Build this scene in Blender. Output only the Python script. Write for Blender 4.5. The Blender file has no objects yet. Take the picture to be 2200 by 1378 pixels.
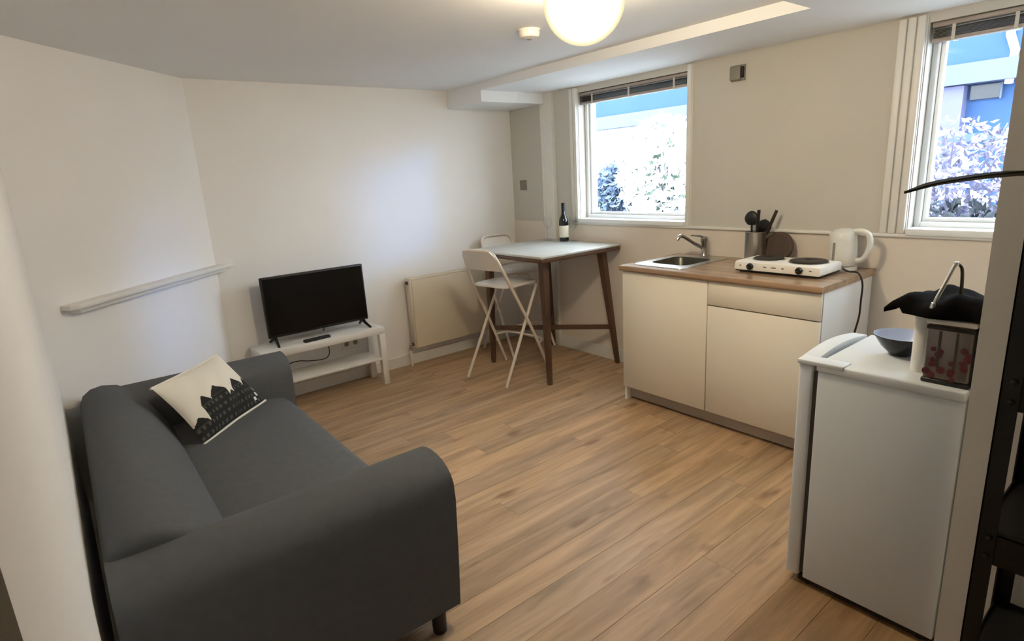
import bpy, bmesh, math, random
from mathutils import Vector, Matrix
random.seed(7)
PI = math.pi
S = bpy.context.scene
COL = S.collection

# ------------------------------------------------------------------ camera, sky, sun, exposure
cam_d = bpy.data.cameras.new('camera')
cam = bpy.data.objects.new('camera', cam_d)
COL.objects.link(cam)
YAW, PITCH, ROLL, FPX = 0.9040, 0.2471, -0.0574, 1247.8
cy, sy, cp, sp = math.cos(YAW), math.sin(YAW), math.cos(PITCH), math.sin(PITCH)
fwd = Vector((cy*cp, sy*cp, -sp))
rgt = Vector((sy, -cy, 0))
upv = rgt.cross(fwd)
cr, sr = math.cos(ROLL), math.sin(ROLL)
r2, u2 = cr*rgt + sr*upv, cr*upv - sr*rgt
M = Matrix((r2, u2, -fwd)).transposed().to_4x4()
M.translation = Vector((-3.425, -4.2199, 1.5074))
cam.matrix_world = M
cam_d.sensor_width = 36.0
cam_d.sensor_fit = 'HORIZONTAL'
cam_d.lens = FPX/2200*36.0
cam_d.clip_start = 0.02
S.camera = cam

world = bpy.data.worlds.new('sky')
S.world = world
world.use_nodes = True
bg = world.node_tree.nodes['Background']
bg.inputs['Color'].default_value = (0.80, 0.90, 1.0, 1)
bg.inputs['Strength'].default_value = 3.9

sun_d = bpy.data.lights.new('sun', 'SUN')
sun_d.energy = 0.38
sun_d.angle = math.radians(9)
sun_d.color = (0.16, 0.40, 1.0)
sun = bpy.data.objects.new('sun', sun_d)
COL.objects.link(sun)
sun.rotation_euler = Vector((-0.68, 0.72, -0.175)).to_track_quat('-Z', 'Y').to_euler()

S.view_settings.view_transform = 'Standard'
S.view_settings.look = 'None'
S.view_settings.gamma = 1
S.view_settings.use_curve_mapping = False
S.view_settings.exposure = 1.74

# ------------------------------------------------------------------ materials
def lin(c):
    return tuple((v/255/12.92 if v/255 <= 0.04045 else ((v/255+0.055)/1.055)**2.4) for v in c)

def mat(name, rgb, rough=0.5, metal=0.0, var=0.06, scale=8.0, bump=0.0, bscale=120.0, spec=0.5, stretch=(1, 1, 1), coat=0.0):
    m = bpy.data.materials.new(name)
    m.use_nodes = True
    nt = m.node_tree
    b = nt.nodes['Principled BSDF']
    b.inputs['Roughness'].default_value = rough
    b.inputs['Metallic'].default_value = metal
    b.inputs['Specular IOR Level'].default_value = spec
    b.inputs['Coat Weight'].default_value = coat
    c = lin(rgb)
    tc = nt.nodes.new('ShaderNodeTexCoord')
    mp = nt.nodes.new('ShaderNodeMapping')
    mp.inputs['Scale'].default_value = stretch
    nt.links.new(tc.outputs['Object'], mp.inputs['Vector'])
    n = nt.nodes.new('ShaderNodeTexNoise')
    n.inputs['Scale'].default_value = scale
    n.inputs['Detail'].default_value = 4
    nt.links.new(mp.outputs['Vector'], n.inputs['Vector'])
    r = nt.nodes.new('ShaderNodeValToRGB')
    r.color_ramp.elements[0].position = 0.3
    r.color_ramp.elements[1].position = 0.7
    r.color_ramp.elements[0].color = tuple(v*(1-var) for v in c)+(1,)
    r.color_ramp.elements[1].color = tuple(min(1, v*(1+var)) for v in c)+(1,)
    nt.links.new(n.outputs['Fac'], r.inputs['Fac'])
    nt.links.new(r.outputs['Color'], b.inputs['Base Color'])
    if bump:
        n2 = nt.nodes.new('ShaderNodeTexNoise')
        n2.inputs['Scale'].default_value = bscale
        n2.inputs['Detail'].default_value = 3
        nt.links.new(mp.outputs['Vector'], n2.inputs['Vector'])
        bp = nt.nodes.new('ShaderNodeBump')
        bp.inputs['Strength'].default_value = bump
        bp.inputs['Distance'].default_value = 0.002
        nt.links.new(n2.outputs['Fac'], bp.inputs['Height'])
        nt.links.new(bp.outputs['Normal'], b.inputs['Normal'])
    return m

def glass_mat(name, tint, gloss=0.08):
    m = bpy.data.materials.new(name)
    m.use_nodes = True
    nt = m.node_tree
    nt.nodes.clear()
    out = nt.nodes.new('ShaderNodeOutputMaterial')
    t = nt.nodes.new('ShaderNodeBsdfTransparent')
    t.inputs['Color'].default_value = tint+(1,)
    g = nt.nodes.new('ShaderNodeBsdfGlossy')
    g.inputs['Roughness'].default_value = 0.03
    lw = nt.nodes.new('ShaderNodeLayerWeight')
    lw.inputs['Blend'].default_value = 0.25
    ma = nt.nodes.new('ShaderNodeMath')
    ma.operation = 'MULTIPLY'
    ma.inputs[1].default_value = gloss*4
    nt.links.new(lw.outputs['Fresnel'], ma.inputs[0])
    mx = nt.nodes.new('ShaderNodeMixShader')
    nt.links.new(ma.outputs[0], mx.inputs['Fac'])
    nt.links.new(t.outputs[0], mx.inputs[1])
    nt.links.new(g.outputs[0], mx.inputs[2])
    nt.links.new(mx.outputs[0], out.inputs['Surface'])
    return m

def wood_mat(name, rgb, rough, base='OBJECT_COLOR', grain=1.0, axis=0):
    """long grain along one object axis; tint comes from the object's own colour when asked."""
    m = bpy.data.materials.new(name)
    m.use_nodes = True
    nt = m.node_tree
    L = nt.links.new
    b = nt.nodes['Principled BSDF']
    b.inputs['Roughness'].default_value = rough
    tc = nt.nodes.new('ShaderNodeTexCoord')
    oi = nt.nodes.new('ShaderNodeObjectInfo')
    mul = nt.nodes.new('ShaderNodeMath')
    mul.operation = 'MULTIPLY'
    mul.inputs[1].default_value = 37.0
    L(oi.outputs['Random'], mul.inputs[0])
    add = nt.nodes.new('ShaderNodeVectorMath')
    add.operation = 'ADD'
    L(tc.outputs['Object'], add.inputs[0])
    L(mul.outputs[0], add.inputs[1])
    mp = nt.nodes.new('ShaderNodeMapping')
    sc = [11, 11, 11]
    sc[axis] = 0.9
    mp.inputs['Scale'].default_value = sc
    L(add.outputs[0], mp.inputs['Vector'])
    n1 = nt.nodes.new('ShaderNodeTexNoise')
    n1.inputs['Scale'].default_value = 1.6
    n1.inputs['Detail'].default_value = 7
    n1.inputs['Roughness'].default_value = 0.62
    n1.inputs['Distortion'].default_value = 0.6
    L(mp.outputs['Vector'], n1.inputs['Vector'])
    cr_ = nt.nodes.new('ShaderNodeValToRGB')
    e = cr_.color_ramp.elements
    k = 0.40*grain
    e[0].position, e[0].color = 0.28, (1-k, 1-k, 1-k*1.1, 1)
    e[1].position, e[1].color = 0.72, (1+k*.75, 1+k*.75, 1+k*.75, 1)
    L(n1.outputs['Fac'], cr_.inputs['Fac'])
    # knots and dark flecks
    mp2 = nt.nodes.new('ShaderNodeMapping')
    s2 = [9, 9, 9]
    s2[axis] = 3.2
    mp2.inputs['Scale'].default_value = s2
    L(add.outputs[0], mp2.inputs['Vector'])
    n2 = nt.nodes.new('ShaderNodeTexNoise')
    n2.inputs['Scale'].default_value = 1.0
    n2.inputs['Detail'].default_value = 2
    L(mp2.outputs['Vector'], n2.inputs['Vector'])
    c2 = nt.nodes.new('ShaderNodeValToRGB')
    c2.color_ramp.elements[0].position, c2.color_ramp.elements[0].color = 0.66, (1, 1, 1, 1)
    c2.color_ramp.elements[1].position, c2.color_ramp.elements[1].color = 0.77, (0.55, 0.48, 0.42, 1)
    L(n2.outputs['Fac'], c2.inputs['Fac'])
    m1 = nt.nodes.new('ShaderNodeMix')
    m1.data_type = 'RGBA'
    m1.blend_type = 'MULTIPLY'
    m1.inputs['Factor'].default_value = 1
    L(cr_.outputs['Color'], m1.inputs['A'])
    L(c2.outputs['Color'], m1.inputs['B'])
    m2 = nt.nodes.new('ShaderNodeMix')
    m2.data_type = 'RGBA'
    m2.blend_type = 'MULTIPLY'
    m2.inputs['Factor'].default_value = 1
    L(m1.outputs['Result'], m2.inputs['A'])
    if base == 'OBJECT_COLOR':
        L(oi.outputs['Color'], m2.inputs['B'])
    else:
        m2.inputs['B'].default_value = lin(rgb)+(1,)
    L(m2.outputs['Result'], b.inputs['Base Color'])
    bp = nt.nodes.new('ShaderNodeBump')
    bp.inputs['Strength'].default_value = 0.12
    bp.inputs['Distance'].default_value = 0.001
    L(n1.outputs['Fac'], bp.inputs['Height'])
    L(bp.outputs['Normal'], b.inputs['Normal'])
    return m

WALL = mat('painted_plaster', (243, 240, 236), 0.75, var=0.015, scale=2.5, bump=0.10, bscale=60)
WALLW = mat('shade_toned_window_wall', (206, 201, 191), 0.75, var=0.015, scale=2.5, bump=0.10, bscale=60)  # same paint as the other walls; its lack of daylight darkens the colour
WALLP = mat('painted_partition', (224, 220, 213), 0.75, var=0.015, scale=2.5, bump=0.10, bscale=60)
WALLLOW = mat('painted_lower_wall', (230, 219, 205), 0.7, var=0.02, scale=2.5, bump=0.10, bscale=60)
CEIL = mat('painted_ceiling', (240, 241, 242), 0.8, var=0.012, scale=2, bump=0.08, bscale=50)
TRIM = mat('white_gloss_paint', (232, 229, 222), 0.38, var=0.01, scale=5)
GREYDOOR = mat('olive_grey_paint', (112, 110, 92), 0.5, var=0.02)
FRAME = mat('white_window_paint', (236, 238, 238), 0.35, var=0.01)
PLANK = wood_mat('oak_plank', (150, 115, 80), 0.5)
SUBFLOOR = mat('dark_joint', (70, 50, 34), 0.9, var=0.1)
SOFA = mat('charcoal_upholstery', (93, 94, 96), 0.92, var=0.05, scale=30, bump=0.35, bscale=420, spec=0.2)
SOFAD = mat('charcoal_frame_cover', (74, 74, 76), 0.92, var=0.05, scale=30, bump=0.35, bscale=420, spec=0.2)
BLACKP = mat('black_plastic', (16, 16, 17), 0.45, var=0.1)
BLACKM = mat('black_painted_metal', (20, 20, 22), 0.45, var=0.1, metal=0.2)
SCREEN = mat('dark_screen', (5, 5, 6), 0.22, var=0.1, spec=0.25)
WHITEL = mat('white_laminate', (235, 232, 226), 0.35, var=0.01)
CREAM = mat('cream_cabinet_front', (240, 232, 216), 0.35, var=0.012, scale=3)
CABSIDE = mat('white_cabinet_side', (238, 238, 236), 0.4, var=0.012)
PLINTH = mat('grey_plinth', (176, 164, 150), 0.5, var=0.05, stretch=(1, 0.2, 6))
WORKTOP = wood_mat('wood_effect_worktop', (158, 130, 104), 0.18, base='RGB', grain=0.7, axis=1)
WALNUT = wood_mat('dark_walnut', (92, 66, 50), 0.4, base='RGB', grain=0.8, axis=2)
BOARD = wood_mat('brown_board', (72, 54, 40), 0.5, base='RGB', grain=0.8, axis=2)
DARKW = mat('dark_wood_handle', (44, 33, 26), 0.5, var=0.15, scale=30)
MARBLE = mat('white_marble_top', (196, 197, 192), 0.25, var=0.05, scale=6)
STOOL = mat('white_powder_coat', (226, 214, 200), 0.35, var=0.01)
STOOLP = mat('white_stool_panel', (240, 236, 228), 0.25, var=0.01)
RAD = mat('white_radiator_enamel', (228, 216, 194), 0.35, var=0.01)
STEEL = mat('brushed_steel', (190, 190, 186), 0.28, metal=1.0, var=0.06, scale=40, stretch=(1, 1, 0.1))
STEELT = mat('smoky_steel', (128, 120, 116), 0.35, metal=0.9, var=0.06, scale=20)
STEELD = mat('reflection_dark_steel', (92, 92, 82), 0.3, metal=1.0, var=0.06, scale=20)  # dark reflections in the basin are put into this steel's colour
FRIDGE = mat('white_fridge_enamel', (228, 235, 242), 0.35, var=0.008)
GASKET = mat('grey_gasket', (70, 66, 60), 0.8, var=0.05)
KETTLE = mat('white_kettle_plastic', (228, 226, 218), 0.3, var=0.01)
HOTW = mat('white_hotplate_enamel', (238, 234, 226), 0.3, var=0.01)
IRON = mat('cast_iron_plate', (50, 44, 36), 0.5, metal=0.3, var=0.1)
GREYP = mat('grey_plastic', (140, 136, 124), 0.5, var=0.04)
GREYM = mat('grey_marking', (120, 116, 110), 0.5, var=0.05)
BOTTLE = mat('dark_green_bottle_glass', (16, 20, 14), 0.08, var=0.1, spec=0.6)
LABELM = mat('cream_paper_label', (232, 226, 208), 0.6, var=0.03)
BLIND = mat('dark_taupe_slat', (62, 56, 48), 0.45, var=0.05)
BLINDR = mat('grey_taupe_rail', (168, 156, 148), 0.4, var=0.03)
TAPE = mat('pale_ladder_cord', (206, 202, 192), 0.8, var=0.03)
CLOTH = mat('black_tea_towel', (13, 12, 12), 0.95, var=0.2, scale=40, bump=0.4, bscale=300, spec=0.1)
BOWLI = mat('pale_blue_glaze', (190, 205, 235), 0.15, var=0.05)
BOWLO = mat('black_glaze', (14, 15, 22), 0.15, var=0.1)
BERRY = mat('dark_red_print', (94, 32, 40), 0.35, var=0.2, scale=60)
LEAF = mat('dark_green_leaf', (44, 50, 30), 0.5, var=0.2, scale=20)
SOIL = mat('potting_soil', (40, 30, 22), 0.95, var=0.3, scale=60, bump=0.5, bscale=100)
PANE = glass_mat('window_glass', (0.97, 0.99, 1.0), 0.05)
WINEG = glass_mat('clear_wine_glass', (0.99, 0.995, 0.99), 0.05)

# opal shade: partly see-through, so the bulb inside lights the room through it
OPAL = bpy.data.materials.new('opal_glass_shade')
OPAL.use_nodes = True
nt = OPAL.node_tree
nt.nodes.clear()
o_ = nt.nodes.new('ShaderNodeOutputMaterial')
t_ = nt.nodes.new('ShaderNodeBsdfTransparent')
e_ = nt.nodes.new('ShaderNodeEmission')
e_.inputs['Color'].default_value = (1.0, 0.84, 0.46, 1)
e_.inputs['Strength'].default_value = 1.25
lw_ = nt.nodes.new('ShaderNodeLayerWeight')      # thicker-looking glass towards the rim
lw_.inputs['Blend'].default_value = 0.5
mr_ = nt.nodes.new('ShaderNodeMapRange')
mr_.inputs['From Min'].default_value = 0.1
mr_.inputs['From Max'].default_value = 0.75
mr_.inputs['To Min'].default_value = 1.5
mr_.inputs['To Max'].default_value = 0.33
nt.links.new(lw_.outputs['Facing'], mr_.inputs['Value'])
nt.links.new(mr_.outputs['Result'], e_.inputs['Strength'])
x_ = nt.nodes.new('ShaderNodeMixShader')
x_.inputs['Fac'].default_value = 0.6
nt.links.new(t_.outputs[0], x_.inputs[1])
nt.links.new(e_.outputs[0], x_.inputs[2])
nt.links.new(x_.outputs[0], o_.inputs['Surface'])

# ------------------------------------------------------------------ mesh helpers
def link(name, me, parent=None, m=None):
    o = bpy.data.objects.new(name, me)
    COL.objects.link(o)
    if parent is not None:
        o.parent = parent
    if m is not None and me is not None:
        me.materials.append(m)
    return o

def obj(name, bm, m, parent=None, smooth=False, sharp=35):
    me = bpy.data.meshes.new(name)
    bmesh.ops.recalc_face_normals(bm, faces=bm.faces)
    if smooth:
        for f in bm.faces:
            f.smooth = True
        for e in bm.edges:
            if len(e.link_faces) == 2 and e.calc_face_angle(0) > math.radians(sharp):
                e.smooth = False
    bm.to_mesh(me)
    bm.free()
    return link(name, me, parent, m)

def tag(o, label=None, cat=None, group=None, kind=None):
    if label: o['label'] = label
    if cat: o['category'] = cat
    if group: o['group'] = group
    if kind: o['kind'] = kind
    return o

def thing(name, label, cat, loc=(0, 0, 0), rz=0.0, group=None):
    o = bpy.data.objects.new(name, None)
    o.empty_display_size = 0.1
    COL.objects.link(o)
    o.location = loc
    o.rotation_euler = (0, 0, rz)
    return tag(o, label, cat, group)

def add_box(bm, x0, x1, y0, y1, z0, z1, bev=0.0, seg=2):
    vs = [bm.verts.new((x, y, z)) for x in (x0, x1) for y in (y0, y1) for z in (z0, z1)]
    q = [(0, 1, 3, 2), (4, 6, 7, 5), (0, 4, 5, 1), (2, 3, 7, 6), (0, 2, 6, 4), (1, 5, 7, 3)]
    fs = [bm.faces.new([vs[i] for i in f]) for f in q]
    if bev > 0:
        es = list({e for f in fs for e in f.edges})
        bmesh.ops.bevel(bm, geom=es, offset=bev, segments=seg, profile=0.5, affect='EDGES')

def box(name, m, parent, x0, x1, y0, y1, z0, z1, bev=0.0, seg=2):
    bm = bmesh.new()
    add_box(bm, x0, x1, y0, y1, z0, z1, bev, seg)
    return obj(name, bm, m, parent, smooth=bev > 0, sharp=50)

def frames(pts):
    out = []
    n = len(pts)
    ref = Vector((0, 0, 1))
    prev = None
    for i in range(n):
        t = (pts[min(i+1, n-1)] - pts[max(i-1, 0)]).normalized()
        if prev is None:
            if abs(t.dot(ref)) > 0.95:
                ref = Vector((1, 0, 0))
            a = t.cross(ref).normalized()
        else:
            a = (prev - t*prev.dot(t)).normalized()
        prev = a
        out.append((a, t.cross(a).normalized()))
    return out

def add_tube(bm, pts, r, n=10, cap=True, flat=1.0):
    pts = [Vector(p) for p in pts]
    rr = r if isinstance(r, (list, tuple)) else [r]*len(pts)
    rings = []
    for p, (a, b), rad in zip(pts, frames(pts), rr):
        rings.append([bm.verts.new(p + (a*math.cos(2*PI*k/n) + b*math.sin(2*PI*k/n)*flat)*rad) for k in range(n)])
    for i in range(len(rings)-1):
        for k in range(n):
            bm.faces.new((rings[i][k], rings[i][(k+1) % n], rings[i+1][(k+1) % n], rings[i+1][k]))
    if cap:
        bm.faces.new(list(reversed(rings[0])))
        bm.faces.new(rings[-1])

def tube(name, m, parent, pts, r, n=10, flat=1.0):
    bm = bmesh.new()
    add_tube(bm, pts, r, n, True, flat)
    return obj(name, bm, m, parent, smooth=True, sharp=60)

def curve(pts, per=8):
    """Catmull-Rom through the points"""
    P = [Vector(p) for p in pts]
    P = [2*P[0]-P[1]] + P + [2*P[-1]-P[-2]]
    out = []
    for i in range(1, len(P)-2):
        for k in range(per):
            t = k/per
            a, b, c, d = P[i-1], P[i], P[i+1], P[i+2]
            out.append(0.5*((2*b) + (c-a)*t + (2*a-5*b+4*c-d)*t*t + (3*b-a-3*c+d)*t**3))
    out.append(P[-2])
    return out

def add_lathe(bm, prof, c=(0, 0, 0), n=28, cap0=True, cap1=True):
    rings = [[bm.verts.new((c[0]+r*math.cos(2*PI*k/n), c[1]+r*math.sin(2*PI*k/n), c[2]+z)) for k in range(n)] for r, z in prof]
    for i in range(len(rings)-1):
        for k in range(n):
            bm.faces.new((rings[i][k], rings[i][(k+1) % n], rings[i+1][(k+1) % n], rings[i+1][k]))
    if cap0: bm.faces.new(list(reversed(rings[0])))
    if cap1: bm.faces.new(rings[-1])

def lathe(name, m, parent, prof, c=(0, 0, 0), n=28, cap0=True, cap1=True, sharp=40):
    bm = bmesh.new()
    add_lathe(bm, prof, c, n, cap0, cap1)
    return obj(name, bm, m, parent, smooth=True, sharp=sharp)

def add_prism(bm, poly, axis, a, b, bev=0.0, seg=3):
    """poly: 2D points; axis 0: (y,z) along x; 1: (x,z) along y; 2: (x,y) along z"""
    def P(p, t):
        return {0: (t, p[0], p[1]), 1: (p[0], t, p[1]), 2: (p[0], p[1], t)}[axis]
    A = [bm.verts.new(P(p, a)) for p in poly]
    B = [bm.verts.new(P(p, b)) for p in poly]
    n = len(poly)
    f0 = bm.faces.new(A)
    f1 = bm.faces.new(list(reversed(B)))
    for i in range(n):
        bm.faces.new((A[i], B[i], B[(i+1) % n], A[(i+1) % n]))
    if bev:
        es = list(f0.edges) + list(f1.edges)
        bmesh.ops.bevel(bm, geom=es, offset=bev, segments=seg, profile=0.5, affect='EDGES')

def prism(name, m, parent, poly, axis, a, b, bev=0.0, seg=3, smooth=True, sharp=35):
    bm = bmesh.new()
    add_prism(bm, poly, axis, a, b, bev, seg)
    return obj(name, bm, m, parent, smooth=smooth, sharp=sharp)

def copy_tree(o, parent=None):
    c = o.copy()
    COL.objects.link(c)
    c.parent = parent
    for ch in list(o.children):
        copy_tree(ch, c)
    return c

# ------------------------------------------------------------------ room shell
H0, HS, XB = 2.188, 2.13, -0.647       # tray ceiling, lower ceiling, step line
# floor: one structure, boards as its parts
fl = box('floor', SUBFLOOR, None, -3.75, 0.3, -7.1, 0.2, -0.08, -0.011)
tag(fl, kind='structure')
base = Vector(lin((184, 152, 119)))
W = 0.145
rows = int(7.0/W)+1
for r in range(rows):
    y1 = 0.10 - r*W
    y1 = round(y1 + 0.0, 4)
    y0 = y1 - W
    x = -3.72 - random.random()*0.9
    cuts = []
    yc = (y0+y1)/2
    if -2.65 < yc < -2.51: cuts = [-3.72, -2.62, -1.475, -0.35, 0.28]
    elif -2.37 < yc < -2.22: cuts = [-3.72, -3.1, -1.99, -0.8, 0.28]
    else:
        cuts = [-3.72]
        while cuts[-1] < 0.28:
            cuts.append(min(0.28, cuts[-1] + (random.uniform(0.3, 1.2) if len(cuts) == 1 else random.uniform(1.35, 2.0))))
        if cuts[-1]-cuts[-2] < 0.2 and len(cuts) > 2: cuts.pop(-2)
    for a, b in zip(cuts, cuts[1:]):
        bm = bmesh.new()
        L2 = (b-a)/2
        add_box(bm, -L2+0.0006, L2-0.0006, -W/2+0.0007, W/2-0.0007, -0.011, 0.0)
        for e in bm.edges:
            pass
        o = obj('plank', bm, PLANK, fl)
        o.location = ((a+b)/2, yc, random.uniform(-0.0004, 0.0))
        v = random.uniform(0.90, 1.10)
        w = random.uniform(-0.03, 0.03)
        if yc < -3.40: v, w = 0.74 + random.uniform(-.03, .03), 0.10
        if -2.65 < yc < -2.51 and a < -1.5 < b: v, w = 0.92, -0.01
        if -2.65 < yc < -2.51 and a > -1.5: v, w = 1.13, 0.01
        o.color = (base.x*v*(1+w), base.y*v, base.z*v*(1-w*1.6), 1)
# slim pale sapwood strip beside one joint is part of the grain of that board
def struct(name, m, parent=None, boxes=(), smooth=False):
    bm = bmesh.new()
    for b in boxes:
        add_box(bm, *b)
    o = obj(name, bm, m, parent)
    if parent is None: tag(o, kind='structure')
    return o

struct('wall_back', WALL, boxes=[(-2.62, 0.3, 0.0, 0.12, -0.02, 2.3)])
# canted wall between the back wall and the left wall
bm = bmesh.new()
add_prism(bm, [(-2.57, 0.0), (-3.50, -0.95), (-3.60, -0.95), (-3.60, 0.12), (-2.57, 0.12)], 2, -0.02, 2.3)
tag(obj('wall_corner', bm, WALL), kind='structure')
struct('wall_left', WALL, boxes=[(-3.62, -3.50, -3.66, -0.95, -0.02, 2.3), (-3.62, -3.50, -7.1, -3.66, 2.03, 2.3), (-3.62, -3.50, -7.1, -4.55, -0.02, 2.03)])
struct('wall_front', WALL, boxes=[(-3.62, -1.5, -7.12, -7.0, -0.02, 2.3)])
d = struct('door_1', GREYDOOR, boxes=[(-3.60, -3.555, -4.55, -3.66, 0.0, 2.03)])
bm = bmesh.new()
for z0, z1 in ((0.15, 0.95), (1.1, 1.9)):
    add_box(bm, -3.557, -3.549, -4.43, -3.78, z0, z1, 0.003, 1)
obj('door_panel', bm, GREYDOOR, d)
tube('door_handle', STEEL, d, [(-3.555, -4.46, 1.0), (-3.51, -4.46, 1.0), (-3.51, -4.36, 1.0)], 0.008)
# block with the bathroom: its face closes the room on the right
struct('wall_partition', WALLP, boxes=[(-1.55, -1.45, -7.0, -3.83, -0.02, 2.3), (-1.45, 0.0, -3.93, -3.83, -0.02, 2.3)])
# window wall with two openings
W1 = (-1.84, -0.85)
W2 = (-3.80, -3.16)
ZS, ZT = 1.125, 2.085
X0, X1 = 0.0, 0.20
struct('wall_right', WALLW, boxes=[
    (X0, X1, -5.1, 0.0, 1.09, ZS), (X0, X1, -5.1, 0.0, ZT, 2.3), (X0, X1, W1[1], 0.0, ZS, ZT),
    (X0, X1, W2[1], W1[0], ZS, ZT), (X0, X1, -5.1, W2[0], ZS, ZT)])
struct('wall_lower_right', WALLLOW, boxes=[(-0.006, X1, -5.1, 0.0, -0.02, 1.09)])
# ceiling: raised tray with lower border, a lower box in the far corner
struct('ceiling', CEIL, boxes=[(-3.62, XB, -2.905, 0.12, H0, 2.32), (XB, X1, -5.1, 0.12, HS, 2.32), (-3.62, XB, -7.1, -2.905, HS, 2.32)])
struct('ceiling_corner', CEIL, boxes=[(XB, 0.0, -0.47, 0.0, 2.05, HS+0.002)])
# trims
struct('baseboard_back', TRIM, boxes=[(-2.57, 0.0, -0.014, 0.0, 0.0, 0.085)])
struct('baseboard_right', TRIM, boxes=[(-0.022, -0.006, -1.79, 0.0, 0.0, 0.10), (-0.022, -0.006, -3.83, -3.05, 0.0, 0.10)])
struct('baseboard_left', TRIM, boxes=[(-3.50, -3.486, -3.66, -0.95, 0.0, 0.085)])
bm = bmesh.new()
add_box(bm, -0.024, 0.0, -3.80, -0.60, 1.083, 1.100, 0.004, 2)
tag(obj('trim_1', bm, TRIM, smooth=True), kind='structure')
# ledge along the canted wall
bm = bmesh.new()
n_ = Vector((0.95, -0.93, 0)).normalized()
a_ = Vector((-3.425, -0.873, 0)); b_ = Vector((-2.50, 0.07, 0))
dv = (b_-a_).normalized()
def ledge_poly(o, e0, e1):
    return [(p.x, p.y) for p in (a_+dv*e0, a_+dv*e0+n_*o, b_+n_*o-dv*e1, b_-dv*e1)]
add_prism(bm, [(p.x, p.y) for p in (a_, a_+n_*0.05+dv*0.0, a_+n_*0.075+dv*0.03, b_+n_*0.075-dv*0.02, b_-dv*0.02)], 2, 1.010, 1.034, 0.005, 2)
o = obj('trim_2', bm, TRIM, smooth=True); tag(o, kind='structure')
bm = bmesh.new()
add_prism(bm, [(p.x, p.y) for p in (a_+dv*0.04, a_+n_*0.045+dv*0.06, b_+n_*0.045-dv*0.06, b_-dv*0.06)], 2, 0.985, 1.010, 0.004, 2)
obj('ledge_moulding', bm, TRIM, o, smooth=True)
# boxed pipe chase beside the first window and window casings
struct('trim_3', TRIM, boxes=[(-0.030, 0.0, -0.575, -0.555, 0.0, 2.13), (-0.030, 0.0, -0.455, -0.435, 0.0, 2.05), (-0.016, 0.0, -0.557, -0.472, 0.0, 2.13), (-0.016, 0.0, -0.472, -0.453, 0.0, 2.05)])
def casing(name, y0, y1, z0, z1, steps):
    bm = bmesh.new()
    w = (y1-y0)/steps
    for k in range(steps):
        add_box(bm, -0.024, 0.0, y0+w*k+0.004, y0+w*(k+1)-0.004, z0, z1, 0.006, 2)
    add_box(bm, -0.010, 0.0, y0, y1, z0, z1)
    tag(obj(name, bm, TRIM, smooth=True), kind='structure')
casing('trim_4', -0.845, -0.765, 1.10, 2.12, 2)
casing('trim_5', -3.155, -3.035, 1.10, 2.12, 3)
casing('trim_6', -1.885, -1.845, 1.10, 2.12, 1)

# windows
def window(name, y0, y1, sash):
    w = bpy.data.objects.new(name, None)
    COL.objects.link(w)
    tag(w, kind='structure')
    xf = 0.07
    bm = bmesh.new()
    t = 0.030
    for b in ((xf, xf+0.07, y0, y0+t, ZS, ZT), (xf, xf+0.07, y1-t, y1, ZS, ZT), (xf, xf+0.07, y0+t, y1-t, ZS, ZS+t), (xf, xf+0.07, y0+t, y1-t, ZT-t, ZT)):
        add_box(bm, *b, 0.004, 1)
    obj('window_frame', bm, FRAME, w)
    bm = bmesh.new()
    s = 0.020
    a, b_, c, d_ = y0+t, y1-t, ZS+t, ZT-t
    for b in ((xf+0.018, xf+0.055, a, a+s, c, d_), (xf+0.018, xf+0.055, b_-s, b_, c, d_), (xf+0.018, xf+0.055, a+s, b_-s, c, c+s), (xf+0.018, xf+0.055, a+s, b_-s, d_-s, d_)):
        add_box(bm, *b, 0.004, 1)
    obj('sash', bm, FRAME, w)
    bm = bmesh.new()
    add_box(bm, xf+0.033, xf+0.039, a+s-0.002, b_-s+0.002, c+s-0.002, d_-s+0.002)
    obj('glass_pane', bm, PANE, w)
    bm = bmesh.new()
    add_box(bm, -0.035, xf+0.002, y0, y1, ZS-0.03, ZS+0.004, 0.006, 2)
    obj('window_sill', bm, FRAME, w, smooth=True)
    return w
window('window_1', W1[0], W1[1], 1)
window('window_2', W2[0], W2[1], 1)

def blind(y0, y1, ztop, label, x=0.035):
    t = thing('venetian_blind', label, 'blind', (x, (y0+y1)/2, ztop), group='raised venetian blinds')
    h = (y1-y0)/2
    box('headrail', BLINDR, t, -0.022, 0.022, -h, h, -0.026, 0.0, 0.003, 1)
    box('valance_clip', BLIND, t, -0.0235, -0.0215, -h, h, -0.006, 0.001)
    z = -0.034
    for k in range(7):
        bm = bmesh.new()
        add_prism(bm, [(-0.022, z-0.001), (0.0, z+0.0015), (0.022, z-0.001), (0.022, z-0.0035), (0.0, z-0.001), (-0.022, z-0.0035)], 1, -h+0.006, h-0.006)
        obj('slat', bm, BLIND, t)
        z -= 0.0058
    box('bottom_rail', BLINDR, t, -0.022, 0.022, -h+0.004, h-0.004, z-0.016, z+0.001, 0.003, 1)
    for f in (-0.78, 0.0, 0.72):
        bm = bmesh.new()
        add_box(bm, -0.0265, -0.0235, f*h-0.007, f*h+0.007, z-0.016, -0.024)
        add_box(bm, -0.026, 0.0265, f*h-0.007, f*h+0.007, z-0.019, z-0.0165)
        obj('ladder_tape', bm, TAPE, t)
    return t
blind(W1[0]+0.006, W1[1]+0.0, ZT+0.001, 'dark venetian blind pulled up over the window above the table')
blind(W2[0]+0.006, W2[1]-0.006, ZT+0.001, 'dark venetian blind pulled up over the right-hand window behind the partition')

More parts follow.
